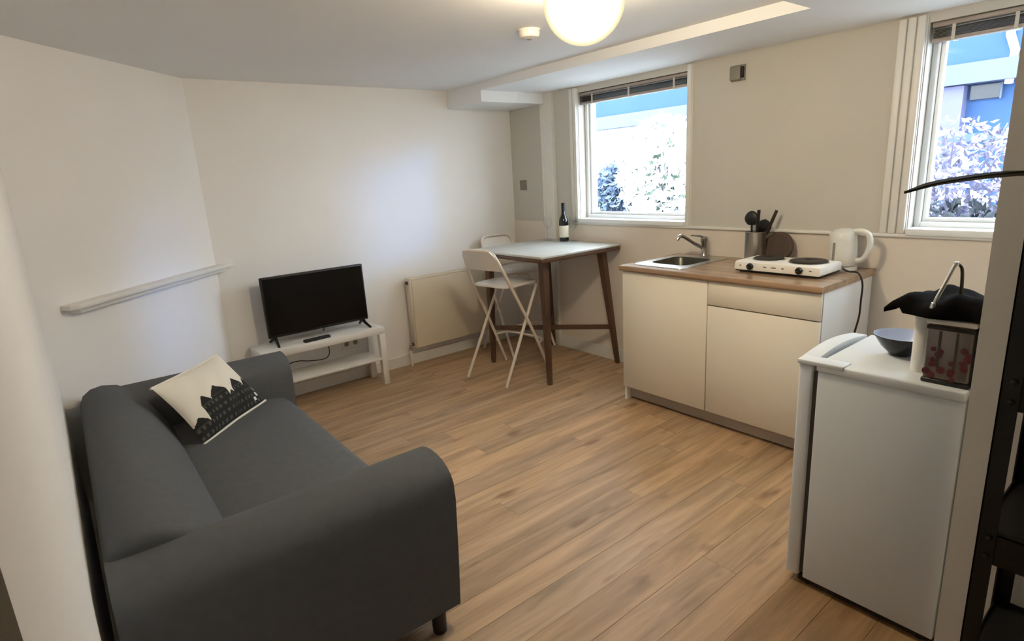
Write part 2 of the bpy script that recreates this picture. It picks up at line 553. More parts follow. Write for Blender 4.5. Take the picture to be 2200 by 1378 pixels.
# ------------------------------------------------------------------ outside
GRAVEL = mat('pale_ground', (150, 152, 152), 0.9, var=0.12, scale=3)
BLUEW = mat('shade_blue_facade', (40, 70, 112), 0.8, var=0.06, scale=0.7)  # pale facade in skylit shade; the blue of that shade is painted in
PALEB = mat('pale_blue_fascia', (84, 92, 118), 0.7, var=0.05, scale=1)
WHITEW = mat('white_render', (246, 246, 246), 0.8, var=0.02, scale=1)
DARKG = mat('dark_facade_glass', (30, 32, 40), 0.2, var=0.15, scale=2)
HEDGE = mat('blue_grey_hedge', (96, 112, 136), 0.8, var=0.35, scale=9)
GLARE = mat('glare_white_leaf', (250, 250, 246), 0.7, var=0.06, scale=14)  # white stands in for overexposed sun on the leaves
STEM = mat('lilac_grey_twig', (96, 92, 116), 0.8, var=0.25, scale=9)
GREENL = mat('grey_green_foliage', (62, 78, 66), 0.7, var=0.3, scale=9)
POSTG = mat('blue_grey_post', (72, 88, 112), 0.6, var=0.08)
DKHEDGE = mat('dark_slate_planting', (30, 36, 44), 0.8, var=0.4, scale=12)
g = struct('ground', GRAVEL, boxes=[(0.28, 14, -16, 12, 0.3, 0.42)])
# building across the way: overhanging upper storey tinted blue for shade, white ground floor
b = thing('building', 'building tinted blue for skylit shade, with overhanging upper storey seen through both windows', 'building', (7.0, 1.5, 0.42))
box('upper_storey', BLUEW, b, 0.0, 4.0, -5.5, 5.25, 2.22, 3.05)
box('fascia', PALEB, b, -0.05, 0.3, -5.5, 5.25, 1.95, 2.22)
box('ground_floor', WHITEW, b, 1.0, 4.0, 0.2, 5.25, 0.0, 1.95)
box('ground_floor', BLUEW, b, 0.25, 4.0, -5.5, -1.0, 0.0, 1.95)
for y, z in ((3.9, 2.66), (2.0, 2.74)):
    w = box('window', WHITEW, b, -0.03, 0.02, y-0.16, y+0.16, z-0.06, z+0.07)
w = box('window', DARKG, b, 0.20, 0.27, -3.36, -3.02, 1.74, 1.93)
box('window_reveal', POSTG, w, 0.19, 0.28, -3.38, -3.36, 1.72, 1.94)
w = box('window', WHITEW, b, 0.20, 0.27, -2.70, -2.52, 1.50, 1.78)
box('canopy', DARKG, w, 0.12, 0.27, -2.72, -2.44, 1.80, 1.85)
box('pillar', mat('lilac_pillar', (92, 92, 124), 0.7, var=0.05), b, 0.05, 0.27, -2.98, -2.74, 0.0, 1.94)

tube('drainpipe', WHITEW, b, [(-0.05, -3.42, 3.0), (-0.05, -3.44, 2.5), (0.0, -3.5, 2.3), (0.10, -3.46, 1.9)], 0.05, 10)

def leafcloud(bm, c, rad, n, size, rng):
    for _ in range(n):
        while True:
            p = Vector((rng.uniform(-1, 1), rng.uniform(-1, 1), rng.uniform(-1, 1)))
            if p.length < 1: break
        q = Vector((c[0]+p.x*rad[0], c[1]+p.y*rad[1], c[2]+p.z*rad[2]))
        a = Vector((rng.uniform(-1, 1), rng.uniform(-1, 1), rng.uniform(-1, 1))).normalized()
        e = a.orthogonal().normalized()
        s = size*rng.uniform(0.6, 1.4)
        k = a.cross(e)
        vs = [bm.verts.new(q+v) for v in (a*s, e*s*0.5+k*s*0.15, -a*s, -e*s*0.5+k*s*0.15)]
        bm.faces.new(vs)
        
rng = random.Random(3)
def shrub(name, label, c, rad, n, size, m, m2, cat, n2=0):
    t = thing(name, label, cat, (c[0], c[1], 0.42))
    bm = bmesh.new()
    leafcloud(bm, (0, 0, c[2]-0.42), rad, n, size, rng)
    tag(obj('foliage', bm, m, t), kind='stuff')
    if n2:
        bm = bmesh.new()
        leafcloud(bm, (0, 0, c[2]-0.42), (rad[0], rad[1]*1.05, rad[2]*1.05), n2, size, rng)
        tag(obj('leaf_mass', bm, GREENL if m2 is None else m2, t), kind='stuff')
    bm = bmesh.new()
    for k in range(9):
        a = rng.uniform(0, 2*PI)
        r_ = rng.uniform(0.3, 0.95)
        tip = Vector((math.cos(a)*rad[0]*r_, math.sin(a)*rad[1]*r_, c[2]-0.42+rad[2]*rng.uniform(-0.1, 0.9)))
        add_tube(bm, curve([(0, 0, 0), tip*0.45+Vector((0, 0, 0.1)), tip], 4), [0.02, 0.018, 0.017, 0.016, 0.014, 0.012, 0.010, 0.008, 0.006][:9], 5)
    tag(obj('branches', bm, STEM, t, smooth=True), kind='stuff')
    return t
shrub('shrub', 'shrub coloured white for sun glare outside the window above the table', (4.6, 1.70, 1.40), (0.8, 0.82, 0.92), 2600, 0.085, GLARE, None, 'shrub', 170)
shrub('shrub', 'lilac shrub with leaves coloured white for sun glare outside the right-hand window', (3.6, -2.35, 1.12), (0.6, 0.75, 0.66), 750, 0.042, GLARE, STEM, 'shrub', 1600)
shrub('hedge', 'blue-grey hedge in the shade at left outside the first window', (6.9, 4.5, 1.0), (0.5, 0.95, 0.70), 2600, 0.08, HEDGE, None, 'hedge', 200)
shrub('hedge', 'dark low planting right outside the right-hand window', (2.2, -2.9, 0.82), (0.25, 1.2, 0.30), 1500, 0.045, DKHEDGE, GLARE, 'hedge', 40)
f = thing('garden_frame', 'blue-grey post and rail standing behind the lilac and glare-white shrub', 'fence', (4.4, -2.2, 0.42))
box('post', POSTG, f, -0.03, 0.03, 0.10, 0.20, 0.0, 1.23)
box('post', POSTG, f, -0.03, 0.03, -1.6, -1.5, 0.0, 1.23)
box('rail', POSTG, f, -0.035, 0.035, -1.6, 0.20, 1.15, 1.23)
wl = box('garden_wall', WHITEW, None, 7.6, 7.85, 6.9, 9.5, 0.42, 3.6, 0.01, 1)
tag(wl, 'sunlit white wall at left outside the window above the table', 'wall')

# ------------------------------------------------------------------ ceiling things
def globe_lamp(label, x, y, ztop, R, zc, watt, col):
    """opal globe pressed against the ceiling, its top cut off by the mounting ring"""
    t = thing('ceiling_lamp', label, 'lamp', (x, y, ztop))
    zc -= ztop
    a0 = math.acos(min(1, (-0.006-zc)/R))
    rt = R*math.sin(a0)
    lathe('lamp_base', TRIM, t, [(rt*0.62, 0.0), (rt*0.64, -0.010), (rt*0.55, -0.020)], n=32)
    prof = [(rt*0.97, -0.004)]
    for k in range(0, 25):
        a = a0 + (PI-a0)*k/24
        prof.append((max(R*math.sin(a), 0.001), zc+R*math.cos(a)))
    bm = bmesh.new()
    add_lathe(bm, prof, n=48, cap0=False, cap1=True)
    obj('lamp_shade', bm, OPAL, t, smooth=True, sharp=80)
    ld = bpy.data.lights.new('bulb', 'POINT')
    ld.energy = watt
    ld.color = col
    ld.shadow_soft_size = 0.06
    bulb = bpy.data.objects.new('bulb', ld)
    COL.objects.link(bulb)
    bulb.parent = t
    bulb.location = (0, 0, zc+0.012)
globe_lamp('round opal glass ceiling lamp, switched on, at the top of the picture', -1.735, -2.600, HS+0.058, 0.147, 2.098, 23, (1.0, 0.83, 0.58))

t = thing('smoke_detector', 'white round smoke detector on the ceiling left of the lamp', 'detector', (-1.37, -1.875, H0))
lathe('mounting_plate', TRIM, t, [(0.056, 0.0), (0.056, -0.008)], n=32)
lathe('detector_body', TRIM, t, [(0.052, -0.008), (0.054, -0.022), (0.046, -0.036), (0.022, -0.042)], n=32)
lathe('test_button', GREYP, t, [(0.012, -0.042), (0.011, -0.045)], n=16)

t = thing('wall_sensor', 'small grey box high on the wall between the two windows', 'sensor', (0, -2.195, 2.015))
box('sensor_back', GREYP, t, -0.012, 0.0, -0.045, 0.045, -0.045, 0.045, 0.003)
box('sensor_cover', GREYP, t, -0.034, -0.012, -0.026, 0.042, -0.040, 0.040, 0.006)
box('side_slot', BLACKP, t, -0.030, -0.010, -0.043, -0.027, -0.030, 0.032, 0.003)

t = thing('wall_switch', 'grey square wall switch by the far corner above the white stool', 'switch', (0, -0.15, 1.405))
box('switch_plate', GREYP, t, -0.010, 0.0, -0.042, 0.042, -0.042, 0.042, 0.003)
box('rocker', GREYP, t, -0.015, -0.010, -0.026, 0.026, -0.028, 0.028, 0.002)

# ------------------------------------------------------------------ radiator
t = thing('radiator', 'white panel radiator on the back wall beside the TV bench', 'radiator', (-0.80, -0.03, 0.0))
xl, xr = -0.405, 0.405
box('front_panel', RAD, t, xl+0.012, xr-0.012, -0.078, -0.066, 0.155, 0.722, 0.005, 2)
box('rear_panel', RAD, t, xl+0.012, xr-0.012, -0.012, 0.0, 0.155, 0.722, 0.004, 1)
bm = bmesh.new()
for k in range(26):
    x = xl+0.03+(xr-xl-0.06)*k/25
    add_box(bm, x-0.002, x+0.002, -0.066, -0.012, 0.18, 0.71)
obj('convector_fins', bm, RAD, t)
bm = bmesh.new()
add_box(bm, xl, xr, -0.080, -0.060, 0.722, 0.738, 0.003, 1)
add_box(bm, xl, xr, -0.018, 0.002, 0.722, 0.738, 0.003, 1)
for k in range(30):
    x = xl+0.012+(xr-xl-0.024)*k/29
    add_box(bm, x-0.004, x+0.004, -0.061, -0.017, 0.724, 0.736)
obj('top_grille', bm, RAD, t)
for x in (xl, xr):
    box('side_cover', RAD, t, x-0.004 if x < 0 else x-0.008, x+0.008 if x < 0 else x+0.004, -0.080, 0.0, 0.16, 0.735, 0.002, 1)
for z in (0.185, 0.70):
    lathe('end_plug', GASKET, t, [(0.013, 0), (0.013, 0.016)], n=14).matrix_local = Matrix.Translation((xl-0.004, -0.040, z)) @ Matrix.Rotation(-PI/2, 4, 'Y')
tube('valve', GREYP, t, [(xl-0.008, -0.040, 0.185), (xl-0.035, -0.040, 0.185), (xl-0.035, -0.040, 0.14)], 0.011, 10)
tube('supply_pipe', RAD, t, [(xl-0.035, -0.040, 0.15), (xl-0.035, -0.040, 0.0)], 0.008, 10)
for x in (-0.28, 0.28):
    box('wall_bracket', GREYP, t, x-0.015, x+0.015, -0.002, 0.029, 0.2, 0.66)

# ------------------------------------------------------------------ TV corner
BX0, BX1, BY0, BY1 = -2.46, -1.565, -0.305, -0.045
t = thing('tv_bench', 'low white TV bench with an open lower shelf against the back wall', 'tv bench', ((BX0+BX1)/2, (BY0+BY1)/2, 0))
hx, hy = (BX1-BX0)/2, (BY1-BY0)/2
box('top_board', WHITEL, t, -hx, hx, -hy, hy, 0.40, 0.45, 0.002, 1)
box('lower_shelf', WHITEL, t, -hx+0.04, hx-0.04, -hy+0.004, hy-0.004, 0.198, 0.216, 0.001, 1)
for sx in (-1, 1):
    for sy_ in (-1, 1):
        x, y = sx*(hx-0.0225), sy_*(hy-0.0225)
        box('leg', WHITEL, t, x-0.0225, x+0.0225, y-0.0225, y+0.0225, 0.0, 0.40, 0.002, 1)

tv = t = thing('television', 'flat black television standing on the white bench', 'television', (-1.985, -0.155, 0.45))
box('screen_housing', BLACKP, t, -0.368, 0.368, -0.005, 0.028, 0.050, 0.472, 0.006, 2)
box('rear_bulge', BLACKP, t, -0.25, 0.25, 0.026, 0.062, 0.08, 0.34, 0.012, 2)
box('screen', SCREEN, t, -0.356, 0.356, -0.0075, -0.004, 0.068, 0.460)
for sx in (-1, 1):
    bm = bmesh.new()
    x = sx*0.325
    add_tube(bm, [(x, 0.01, 0.055), (x+sx*0.004, -0.03, 0.03), (x+sx*0.012, -0.095, 0.006)], [0.013, 0.011, 0.009], 8)
    add_tube(bm, [(x, 0.01, 0.055), (x+sx*0.004, 0.05, 0.03), (x+sx*0.012, 0.095, 0.006)], [0.013, 0.011, 0.009], 8)
    obj('foot', bm, BLACKP, t, smooth=True)
t = thing('remote_control', 'slim black remote control lying in front of the television', 'remote', (-2.06, -0.255, 0.45), math.radians(4))
box('remote_body', BLACKP, t, -0.095, 0.095, -0.020, 0.020, 0.0, 0.018, 0.005, 2)
bm = bmesh.new()
for i in range(7):
    for j in range(2):
        add_box(bm, -0.075+i*0.022, -0.063+i*0.022, -0.012+j*0.014, -0.003+j*0.014, 0.018, 0.0195)
obj('buttons', bm, GASKET, t)
t = thing('wall_socket', 'white double wall socket behind the TV bench', 'socket', (-1.72, 0, 0.30))
box('socket_plate', WHITEL, t, -0.075, 0.075, -0.012, 0.0, -0.043, 0.043, 0.004, 2)
for sx in (-0.036, 0.036):
    lathe('socket_well', GREYP, t, [(0.019, 0), (0.019, 0.0025)], n=18).matrix_local = Matrix.Translation((sx, -0.012, 0)) @ Matrix.Rotation(PI/2, 4, 'X')
tube('power_cable', BLACKP, tv, [p-tv.location for p in curve([(-1.90, -0.094, 0.56), (-1.93, -0.022, 0.42), (-1.90, -0.022, 0.30), (-1.93, -0.026, 0.235), (-2.05, -0.022, 0.24), (-2.15, -0.024, 0.262), (-2.26, -0.028, 0.25)], 6)], 0.0035, 6)

# ------------------------------------------------------------------ sofa
SX0, SX1 = -3.455, -2.538
SY0, SY1 = -2.76, -0.865
AW = 0.265
t = thing('sofa', 'charcoal grey two-seat sofa with rounded arms along the left wall', 'sofa', (-3.0, -1.8, 0), math.radians(-1.0))
OX, OY = -3.0, -1.8
def sp_(poly, dx): return [(p[0]-dx, p[1]) for p in poly]
def rounded(poly_fn, n): return [poly_fn(k/n) for k in range(n+1)]
def arm(yo, yi, name='armrest'):
    """profile in (y,z): yo outer side, yi inner side; full rounded top leaning slightly out"""
    s = 1 if yi > yo else -1
    w = abs(yi-yo)
    pr = [(yo+s*0.030, 0.085), (yo+s*0.012, 0.30), (yo, 0.50)]
    cx, r_ = yo+s*w*0.5, w*0.5
    for k in range(1, 12):
        a = PI - PI*k/12
        pr.append((cx+s*math.cos(a)*r_, 0.520+math.sin(a)**0.8*0.108))
    pr += [(yi, 0.50), (yi-s*0.01, 0.30), (yi-s*0.02, 0.085)]
    pr = [(p[0]-OY, p[1]) for p in pr]
    xa, xb = (SX0+0.004 if yo < -2 else SX0+0.05)-OX, SX1-OX
    R_ = 0.055
    cyy = (yo+yi)/2-OY
    def slice_(bm, x, d):
        out = []
        for y, z in pr:
            ny = y + (d if y < cyy else -d)*min(1, abs(y-cyy)/0.07)
            nz = z - d*max(0, min(1, (z-0.45)/0.15))
            out.append(bm.verts.new((x, ny, nz)))
        return out
    bm = bmesh.new()
    ks = [PI/2*k/6 for k in range(7)]
    sl = [slice_(bm, xa+R_*(1-math.sin(a)), R_*(1-math.cos(PI/2-a))) for a in ks]
    sl += [slice_(bm, xb-R_*(1-math.sin(a)), R_*(1-math.cos(PI/2-a))) for a in reversed(ks)]
    n_p = len(pr)
    for a, b in zip(sl, sl[1:]):
        for k in range(n_p):
            bm.faces.new((a[k], a[(k+1) % n_p], b[(k+1) % n_p], b[k]))
    bm.faces.new(sl[0]); bm.faces.new(sl[-1])
    return obj(name, bm, SOFA, t, smooth=True, sharp=60)
arm(SY0, SY0+AW)
arm(SY1, SY1-AW-0.01)
bp_ = [(SX0, 0.085), (SX0-0.005, 0.45), (SX0, 0.60), (SX0+0.018, 0.640), (SX0+0.05, 0.664), (SX0+0.095, 0.672), (SX0+0.15, 0.660), (SX0+0.20, 0.630), (SX0+0.245, 0.58), (SX0+0.29, 0.50), (SX0+0.32, 0.44), (SX0+0.335, 0.40), (SX0+0.335, 0.085)]
prism('backrest', SOFA, t, sp_(bp_, OX), 1, SY0+AW-0.10-OY, SY1-AW+0.10-OY, 0.03, 3, sharp=60)
st_ = [(SX0+0.30, 0.24), (SX0+0.30, 0.415), (SX0+0.40, 0.428), (-2.70, 0.430), (-2.61, 0.418), (-2.568, 0.385), (-2.560, 0.34), (-2.565, 0.24)]
prism('seat_cushion', SOFA, t, sp_(st_, OX), 1, SY0+AW-0.012-OY, SY1-AW+0.004-OY, 0.012, 2, sharp=60)
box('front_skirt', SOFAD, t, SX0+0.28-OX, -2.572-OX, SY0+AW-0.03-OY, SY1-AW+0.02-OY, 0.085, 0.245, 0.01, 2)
for x in (SX0+0.07, SX1-0.075):
    for y in (SY0+0.055, SY1-0.055):
        lathe('leg', BLACKP, t, [(0.018, 0.0), (0.024, 0.006), (0.026, 0.10)], (x-OX, y-OY, 0), n=16)
# crease where the back meets the near arm
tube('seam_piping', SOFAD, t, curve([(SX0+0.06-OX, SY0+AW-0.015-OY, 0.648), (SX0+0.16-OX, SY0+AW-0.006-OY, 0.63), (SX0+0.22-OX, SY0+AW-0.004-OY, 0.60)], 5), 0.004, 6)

# cushion with a printed row of gabled houses
BL = Vector((-3.045, -1.497, 0.428)); BR = Vector((-2.69, -1.165, 0.432)); TR = Vector((-2.845, -1.030, 0.695)); TL = Vector((-3.185, -1.357, 0.690))
NRM = (BR-BL).cross(TL-BL).normalized()
ctr = (BL+BR+TR+TL)/4
ct = thing('cushion', 'white cushion printed with black gabled houses leaning in the sofa corner', 'cushion', tuple(ctr))
houses = [(-0.02, 0.16, 0.20, 0.33), (0.16, 0.30, 0.42, 0.56), (0.30, 0.52, 0.46, 0.60), (0.52, 0.60, 0.34, 0.40), (0.60, 0.80, 0.42, 0.56), (0.80, 1.02, 0.36, 0.50)]
def ink(u, v):
    c = (0.80, 0.75, 0.65)
    for a, b, h, pk in houses:
        if a <= u < b:
            m_ = (a+b)/2
            top = h + (pk-h)*max(0, 1-abs(u-m_)/((b-a)/2))**0.8
            if v < top:
                c = (0.012, 0.011, 0.010)
                uu = ((u-a)/(b-a)*3) % 1
                vv = (v/0.11) % 1
                if 0.3 < uu < 0.72 and 0.3 < vv < 0.72 and v < h*0.95:
                    c = (0.075, 0.075, 0.06)
                if abs(v-h) < 0.008: c = (0.05, 0.05, 0.045)
    for px, py in ((0.93, 0.16), (0.86, 0.10), (0.97, 0.25)):
        if abs(u-px) < 0.022 and abs(v-py) < 0.03: c = (0.7, 0.7, 0.66)
    return c
def cush_grid(N, side):
    bm = bmesh.new()
    lay = bm.loops.layers.float_color.new('print')
    g = []
    for j in range(N+1):
        row = []
        for i in range(N+1):
            u, v = i/N, j/N
            pin = 0.055
            uu = u + pin*math.sin(PI*v)*(0.5-u)*(1.0)
            vv = v + pin*math.sin(PI*u)*(0.5-v)*(1.0)
            p = BL*(1-uu)*(1-vv)+BR*uu*(1-vv)+TR*uu*vv+TL*(1-uu)*vv - ctr
            th = 0.075*(max(0, math.sin(PI*u)*math.sin(PI*v)))**0.55
            th += 0.004*math.sin(9*u+4*v)*math.sin(PI*u)*math.sin(PI*v)+0.003*math.sin(23*u-11*v)*math.sin(PI*v)*math.sin(PI*u)
            row.append(bm.verts.new(p + NRM*side*(th if side > 0 else th*0.45)))
        g.append(row)
    for j in range(N):
        for i in range(N):
            f = bm.faces.new((g[j][i], g[j][i+1], g[j+1][i+1], g[j+1][i]))
            c_ = ink((i+0.5)/N, (j+0.5)/N) if side > 0 else (0.80, 0.75, 0.65)
            for l in f.loops: l[lay] = c_+(1,)
            f.smooth = True
    return bm
PRINT = bpy.data.materials.new('printed_cotton')
PRINT.use_nodes = True
nt = PRINT.node_tree
b_n = nt.nodes['Principled BSDF']
b_n.inputs['Roughness'].default_value = 0.9
at = nt.nodes.new('ShaderNodeAttribute')
at.attribute_name = 'print'
nt.links.new(at.outputs['Color'], b_n.inputs['Base Color'])
for nm, N, s in (('front_cover', 110, 1), ('back_cover', 16, -1)):
    bm = cush_grid(N, s)
    me = bpy.data.meshes.new(nm)
    bm.to_mesh(me)
    bm.free()
    link(nm, me, ct, PRINT)
PIPE = mat('white_piping', (226, 222, 208), 0.8, var=0.03)
for a, b in ((BL, BR), (TL, TR)):
    d = (b-a).normalized()
    bow = ((BL+BR+TR+TL)/4 - (a+b)/2).normalized()*0.006
    tube('piping', PIPE, ct, [a-ctr-d*0.006, (a+b)/2-ctr+bow, b-ctr+d*0.006], 0.006, 8)

# ------------------------------------------------------------------ bar table
TX0, TX1, TY0, TY1, TZ = -0.835, -0.03, -1.292, -0.445, 0.95
tcx, tcy = (TX0+TX1)/2, (TY0+TY1)/2
t = thing('bar_table', 'square bar table with a pale top and dark splayed wooden legs in the far corner', 'table', (tcx, tcy, 0))
hx, hy = (TX1-TX0)/2, (TY1-TY0)/2
box('tabletop', MARBLE, t, -hx, hx, -hy, hy, TZ-0.018, TZ, 0.004, 2)
box('apron', WALNUT, t, -hx+0.004, hx-0.004, -hy+0.004, hy-0.004, TZ-0.046, TZ-0.018, 0.003, 1)
feet = {(-1, -1): (-0.757, -1.236), (1, -1): (-0.060, -1.272), (-1, 1): (-0.714, -0.500), (1, 1): (-0.045, -0.512)}
knee = {}
for (sx, sy_), (fx, fy) in feet.items():
    bm = bmesh.new()
    topx, topy = sx*(hx-0.105), sy_*(hy-0.105)
    bx, by = fx-tcx, fy-tcy
    A = Vector((bx, by, 0)); B = Vector((topx, topy, TZ-0.046))
    if (sx, sy_) == (-1, -1): B = Vector((topx, topy, TZ-0.046))
    rings = []
    for p, s in ((A, 0.014), (A.lerp(B, 0.6), 0.022), (B, 0.027)):
        rings.append([bm.verts.new((p.x+a*s, p.y+b*s, p.z)) for a, b in ((-1, -1), (1, -1), (1, 1), (-1, 1))])
    for i in range(2):
        for k in range(4):
            bm.faces.new((rings[i][k], rings[i][(k+1) % 4], rings[i+1][(k+1) % 4], rings[i+1][k]))
    bm.faces.new(rings[0]); bm.faces.new(rings[2])
    obj('leg', bm, WALNUT, t)
    knee[(sx, sy_)] = A.lerp(B, 0.30/(TZ-0.046))
for a, b, dz in (((-1, 1), (1, -1), 0.0), ((-1, -1), (1, 1), -0.0)):
    p, q = knee[a], knee[b]
    d = (q-p).normalized()
    s = Vector((-d.y, d.x, 0))*0.011
    bm = bmesh.new()
    z0, z1 = (-0.017, 0.017)
    A = [bm.verts.new(p+v) for v in (s+Vector((0, 0, z0)), s+Vector((0, 0, z1)), -s+Vector((0, 0, z1)), -s+Vector((0, 0, z0)))]
    B = [bm.verts.new(q+v) for v in (s+Vector((0, 0, z0)), s+Vector((0, 0, z1)), -s+Vector((0, 0, z1)), -s+Vector((0, 0, z0)))]
    for k in range(4): bm.faces.new((A[k], B[k], B[(k+1) % 4], A[(k+1) % 4]))
    bm.faces.new(A); bm.faces.new(B)
    obj('stretcher', bm, WALNUT, t)

t = thing('wine_bottle', 'dark wine bottle with a cream label on the bar table', 'bottle', (-0.115, -0.765, TZ))
lathe('bottle_glass', BOTTLE, t, [(0.034, 0.0), (0.0385, 0.006), (0.0385, 0.150), (0.036, 0.172), (0.026, 0.200), (0.017, 0.222), (0.0145, 0.25), (0.0145, 0.30)], n=28)
lathe('paper_label', LABELM, t, [(0.0392, 0.034), (0.0392, 0.128)], n=28, cap0=False, cap1=False)
lathe('capsule', BLACKP, t, [(0.0152, 0.242), (0.0152, 0.298), (0.0165, 0.299), (0.0165, 0.306), (0.012, 0.308)], n=20)
def wine_glass(x, y, label):
    o = lathe('wine_glass', WINEG, None, [(0.033, 0.0), (0.032, 0.003), (0.005, 0.008), (0.0038, 0.02), (0.0038, 0.085), (0.012, 0.095), (0.034, 0.125), (0.037, 0.150), (0.031, 0.195), (0.0295, 0.195), (0.0355, 0.150), (0.0325, 0.127), (0.011, 0.099)], n=28)
    o.location = (x, y, TZ)
    tag(o, label, 'glass', 'clear wine glasses on the bar table')
wine_glass(-0.14, -0.60, 'clear wine glass standing left of the wine bottle')
wine_glass(-0.075, -0.835, 'clear wine glass half behind the wine bottle on its right')

# ------------------------------------------------------------------ folding stools
def stool(label, loc, rz):
    t = thing('bar_stool', label, 'stool', loc, rz, 'white folding bar stools at the table')
    R_ = 0.0115
    hw = 0.205
    # one bent tube: front foot up, past the seat, over the back and down
    pts = [(0.235, -0.235, 0.0), (0.07, -0.222, 0.36), (-0.110, -hw+0.008, 0.715), (-0.160, -hw+0.02, 0.82)]
    top = [(-0.212, -hw+0.04, 0.93), (-0.228, -hw+0.062, 0.972), (-0.238, -hw+0.11, 0.992)]
    half = curve(pts+top, 5)
    full = half + [Vector((p.x, -p.y, p.z)) for p in reversed(half)]
    tube('back_frame', STOOL, t, full, R_, 10)
    # crossing rear legs
    for s in (-1, 1):
        tube('leg', STOOL, t, [(-0.232, s*0.205, 0.0), (-0.03, s*0.198, 0.36), (0.165, s*0.190, 0.700)], R_, 10)
        lathe('foot_cap', GREYP, t, [(0.013, 0.0), (0.0145, 0.014)], (0.235, s*0.235, 0.0), n=12)
    tube('cross_bar', STOOL, t, [(0.165, -0.192, 0.698), (0.165, 0.192, 0.698)], 0.009, 8)
    fr = curve([(0.118, -0.226, 0.255), (0.165, -0.215, 0.262), (0.205, -0.17, 0.268), (0.215, 0.0, 0.270), (0.205, 0.17, 0.268), (0.165, 0.215, 0.262), (0.118, 0.226, 0.255)], 5)
    tube('footrest', STOOL, t, fr, 0.009, 8)
    # seat
    bm = bmesh.new()
    n = 6
    pl = []
    for cx_, cy_, a0 in ((0.155, 0.130, 0), (-0.095, 0.130, PI/2), (-0.095, -0.130, PI), (0.155, -0.130, 1.5*PI)):
        for k in range(n+1):
            a = a0+PI/2*k/n
            pl.append((cx_+0.048*math.cos(a), cy_+0.048*math.sin(a)))
    add_prism(bm, pl, 2, 0.712, 0.728, 0.004, 2)
    obj('seat', bm, STOOLP, t, smooth=True)
    # curved back panel
    bm = bmesh.new()
    N = 10
    g = []
    for j in range(5):
        z = 0.845+0.145*j/4
        row = []
        for i in range(N+1):
            y = (-0.180+0.36*i/N)*(1-0.11*j/4)
            if j == 4: y *= 0.84
            x = -0.166-(z-0.83)*0.45-0.016*(1-(y/0.2)**2)
            row.append((x, y, z))
        g.append(row)
    F = [[bm.verts.new(p) for p in r_] for r_ in g]
    Bk = [[bm.verts.new((p[0]-0.008, p[1], p[2])) for p in r_] for r_ in g]
    for j in range(4):
        for i in range(N):
            bm.faces.new((F[j][i], F[j][i+1], F[j+1][i+1], F[j+1][i]))
            bm.faces.new((Bk[j][i], Bk[j+1][i], Bk[j+1][i+1], Bk[j][i+1]))
    for i in range(N):
        bm.faces.new((F[0][i], Bk[0][i], Bk[0][i+1], F[0][i+1]))
        bm.faces.new((F[4][i], F[4][i+1], Bk[4][i+1], Bk[4][i]))
    for j in range(4):
        bm.faces.new((F[j][0], F[j+1][0], Bk[j+1][0], Bk[j][0]))
        bm.faces.new((F[j][N], Bk[j][N], Bk[j+1][N], F[j+1][N]))
    obj('back_panel', bm, STOOLP, t, smooth=True)
    return t
s1 = stool('white folding bar stool standing in front of the table, its crossed legs in full view', (-0.815, -0.815, 0), math.radians(8))
s2 = copy_tree(s1)
s2.location = (-0.315, -0.335, 0)
s2.rotation_euler = (0, 0, -PI/2)
s2['label'] = 'white folding bar stool behind the table, its backrest against the back wall'

# ------------------------------------------------------------------ kitchen unit
C0, C1 = -1.802, -3.030
t = thing('base_cabinet', 'cream fronted kitchen base cabinet with two doors and a drawer', 'cabinet', (-0.3, (C0+C1)/2, 0))
oy = (C0+C1)/2
def cb(name, m, x0, x1, y0, y1, z0, z1, bev=0.0, seg=1, par=None):
    return box(name, m, par or t, x0+0.3, x1+0.3, y0-oy, y1-oy, z0, z1, bev, seg)
cb('side_panel', CABSIDE, -0.592, -0.03, C0-0.016, C0, 0.0, 0.875)
cb('side_panel', CABSIDE, -0.592, -0.03, C1, C1+0.016, 0.0, 0.875)
cb('carcass', CABSIDE, -0.588, -0.03, C1+0.016, C0-0.016, 0.09, 0.72)
cb('plinth', PLINTH, -0.548, -0.53, C1+0.016, C0-0.016, 0.010, 0.098)
cb('door', CREAM, -0.612, -0.593, -2.414, C0-0.003, 0.100, 0.872, 0.002)
cb('door', CREAM, -0.612, -0.593, C1+0.003, -2.419, 0.100, 0.732, 0.002)
cb('drawer_front', CREAM, -0.612, -0.593, C1+0.003, -2.419, 0.738, 0.872, 0.002)
# worktop with a cut-out for the sink
bx0, bx1, by0, by1 = -0.465, -0.150, -2.165, -1.885
def wt(bm, x0, x1, y0, y1): add_box(bm, x0, x1, y0, y1, 0.878, 0.910)
bm = bmesh.new()
pr = [(-0.010, 0.878), (-0.010, 0.910), (-0.628, 0.910), (-0.634, 0.906), (-0.635, 0.898), (-0.635, 0.886), (-0.630, 0.878)]
add_prism(bm, pr, 1, C1-0.008, by0)
add_prism(bm, pr, 1, by1, C0+0.008)
add_prism(bm, [(bx1, 0.878), (bx1, 0.910), (-0.010, 0.910), (-0.010, 0.878)], 1, by0, by1)
add_prism(bm, [p if p[0] != -0.010 else (bx0, p[1]) for p in pr], 1, by0, by1)
wto = obj('worktop', bm, WORKTOP, None)
tag(wto, 'wood-effect kitchen worktop with rounded front edge on the cream cabinet', 'worktop')
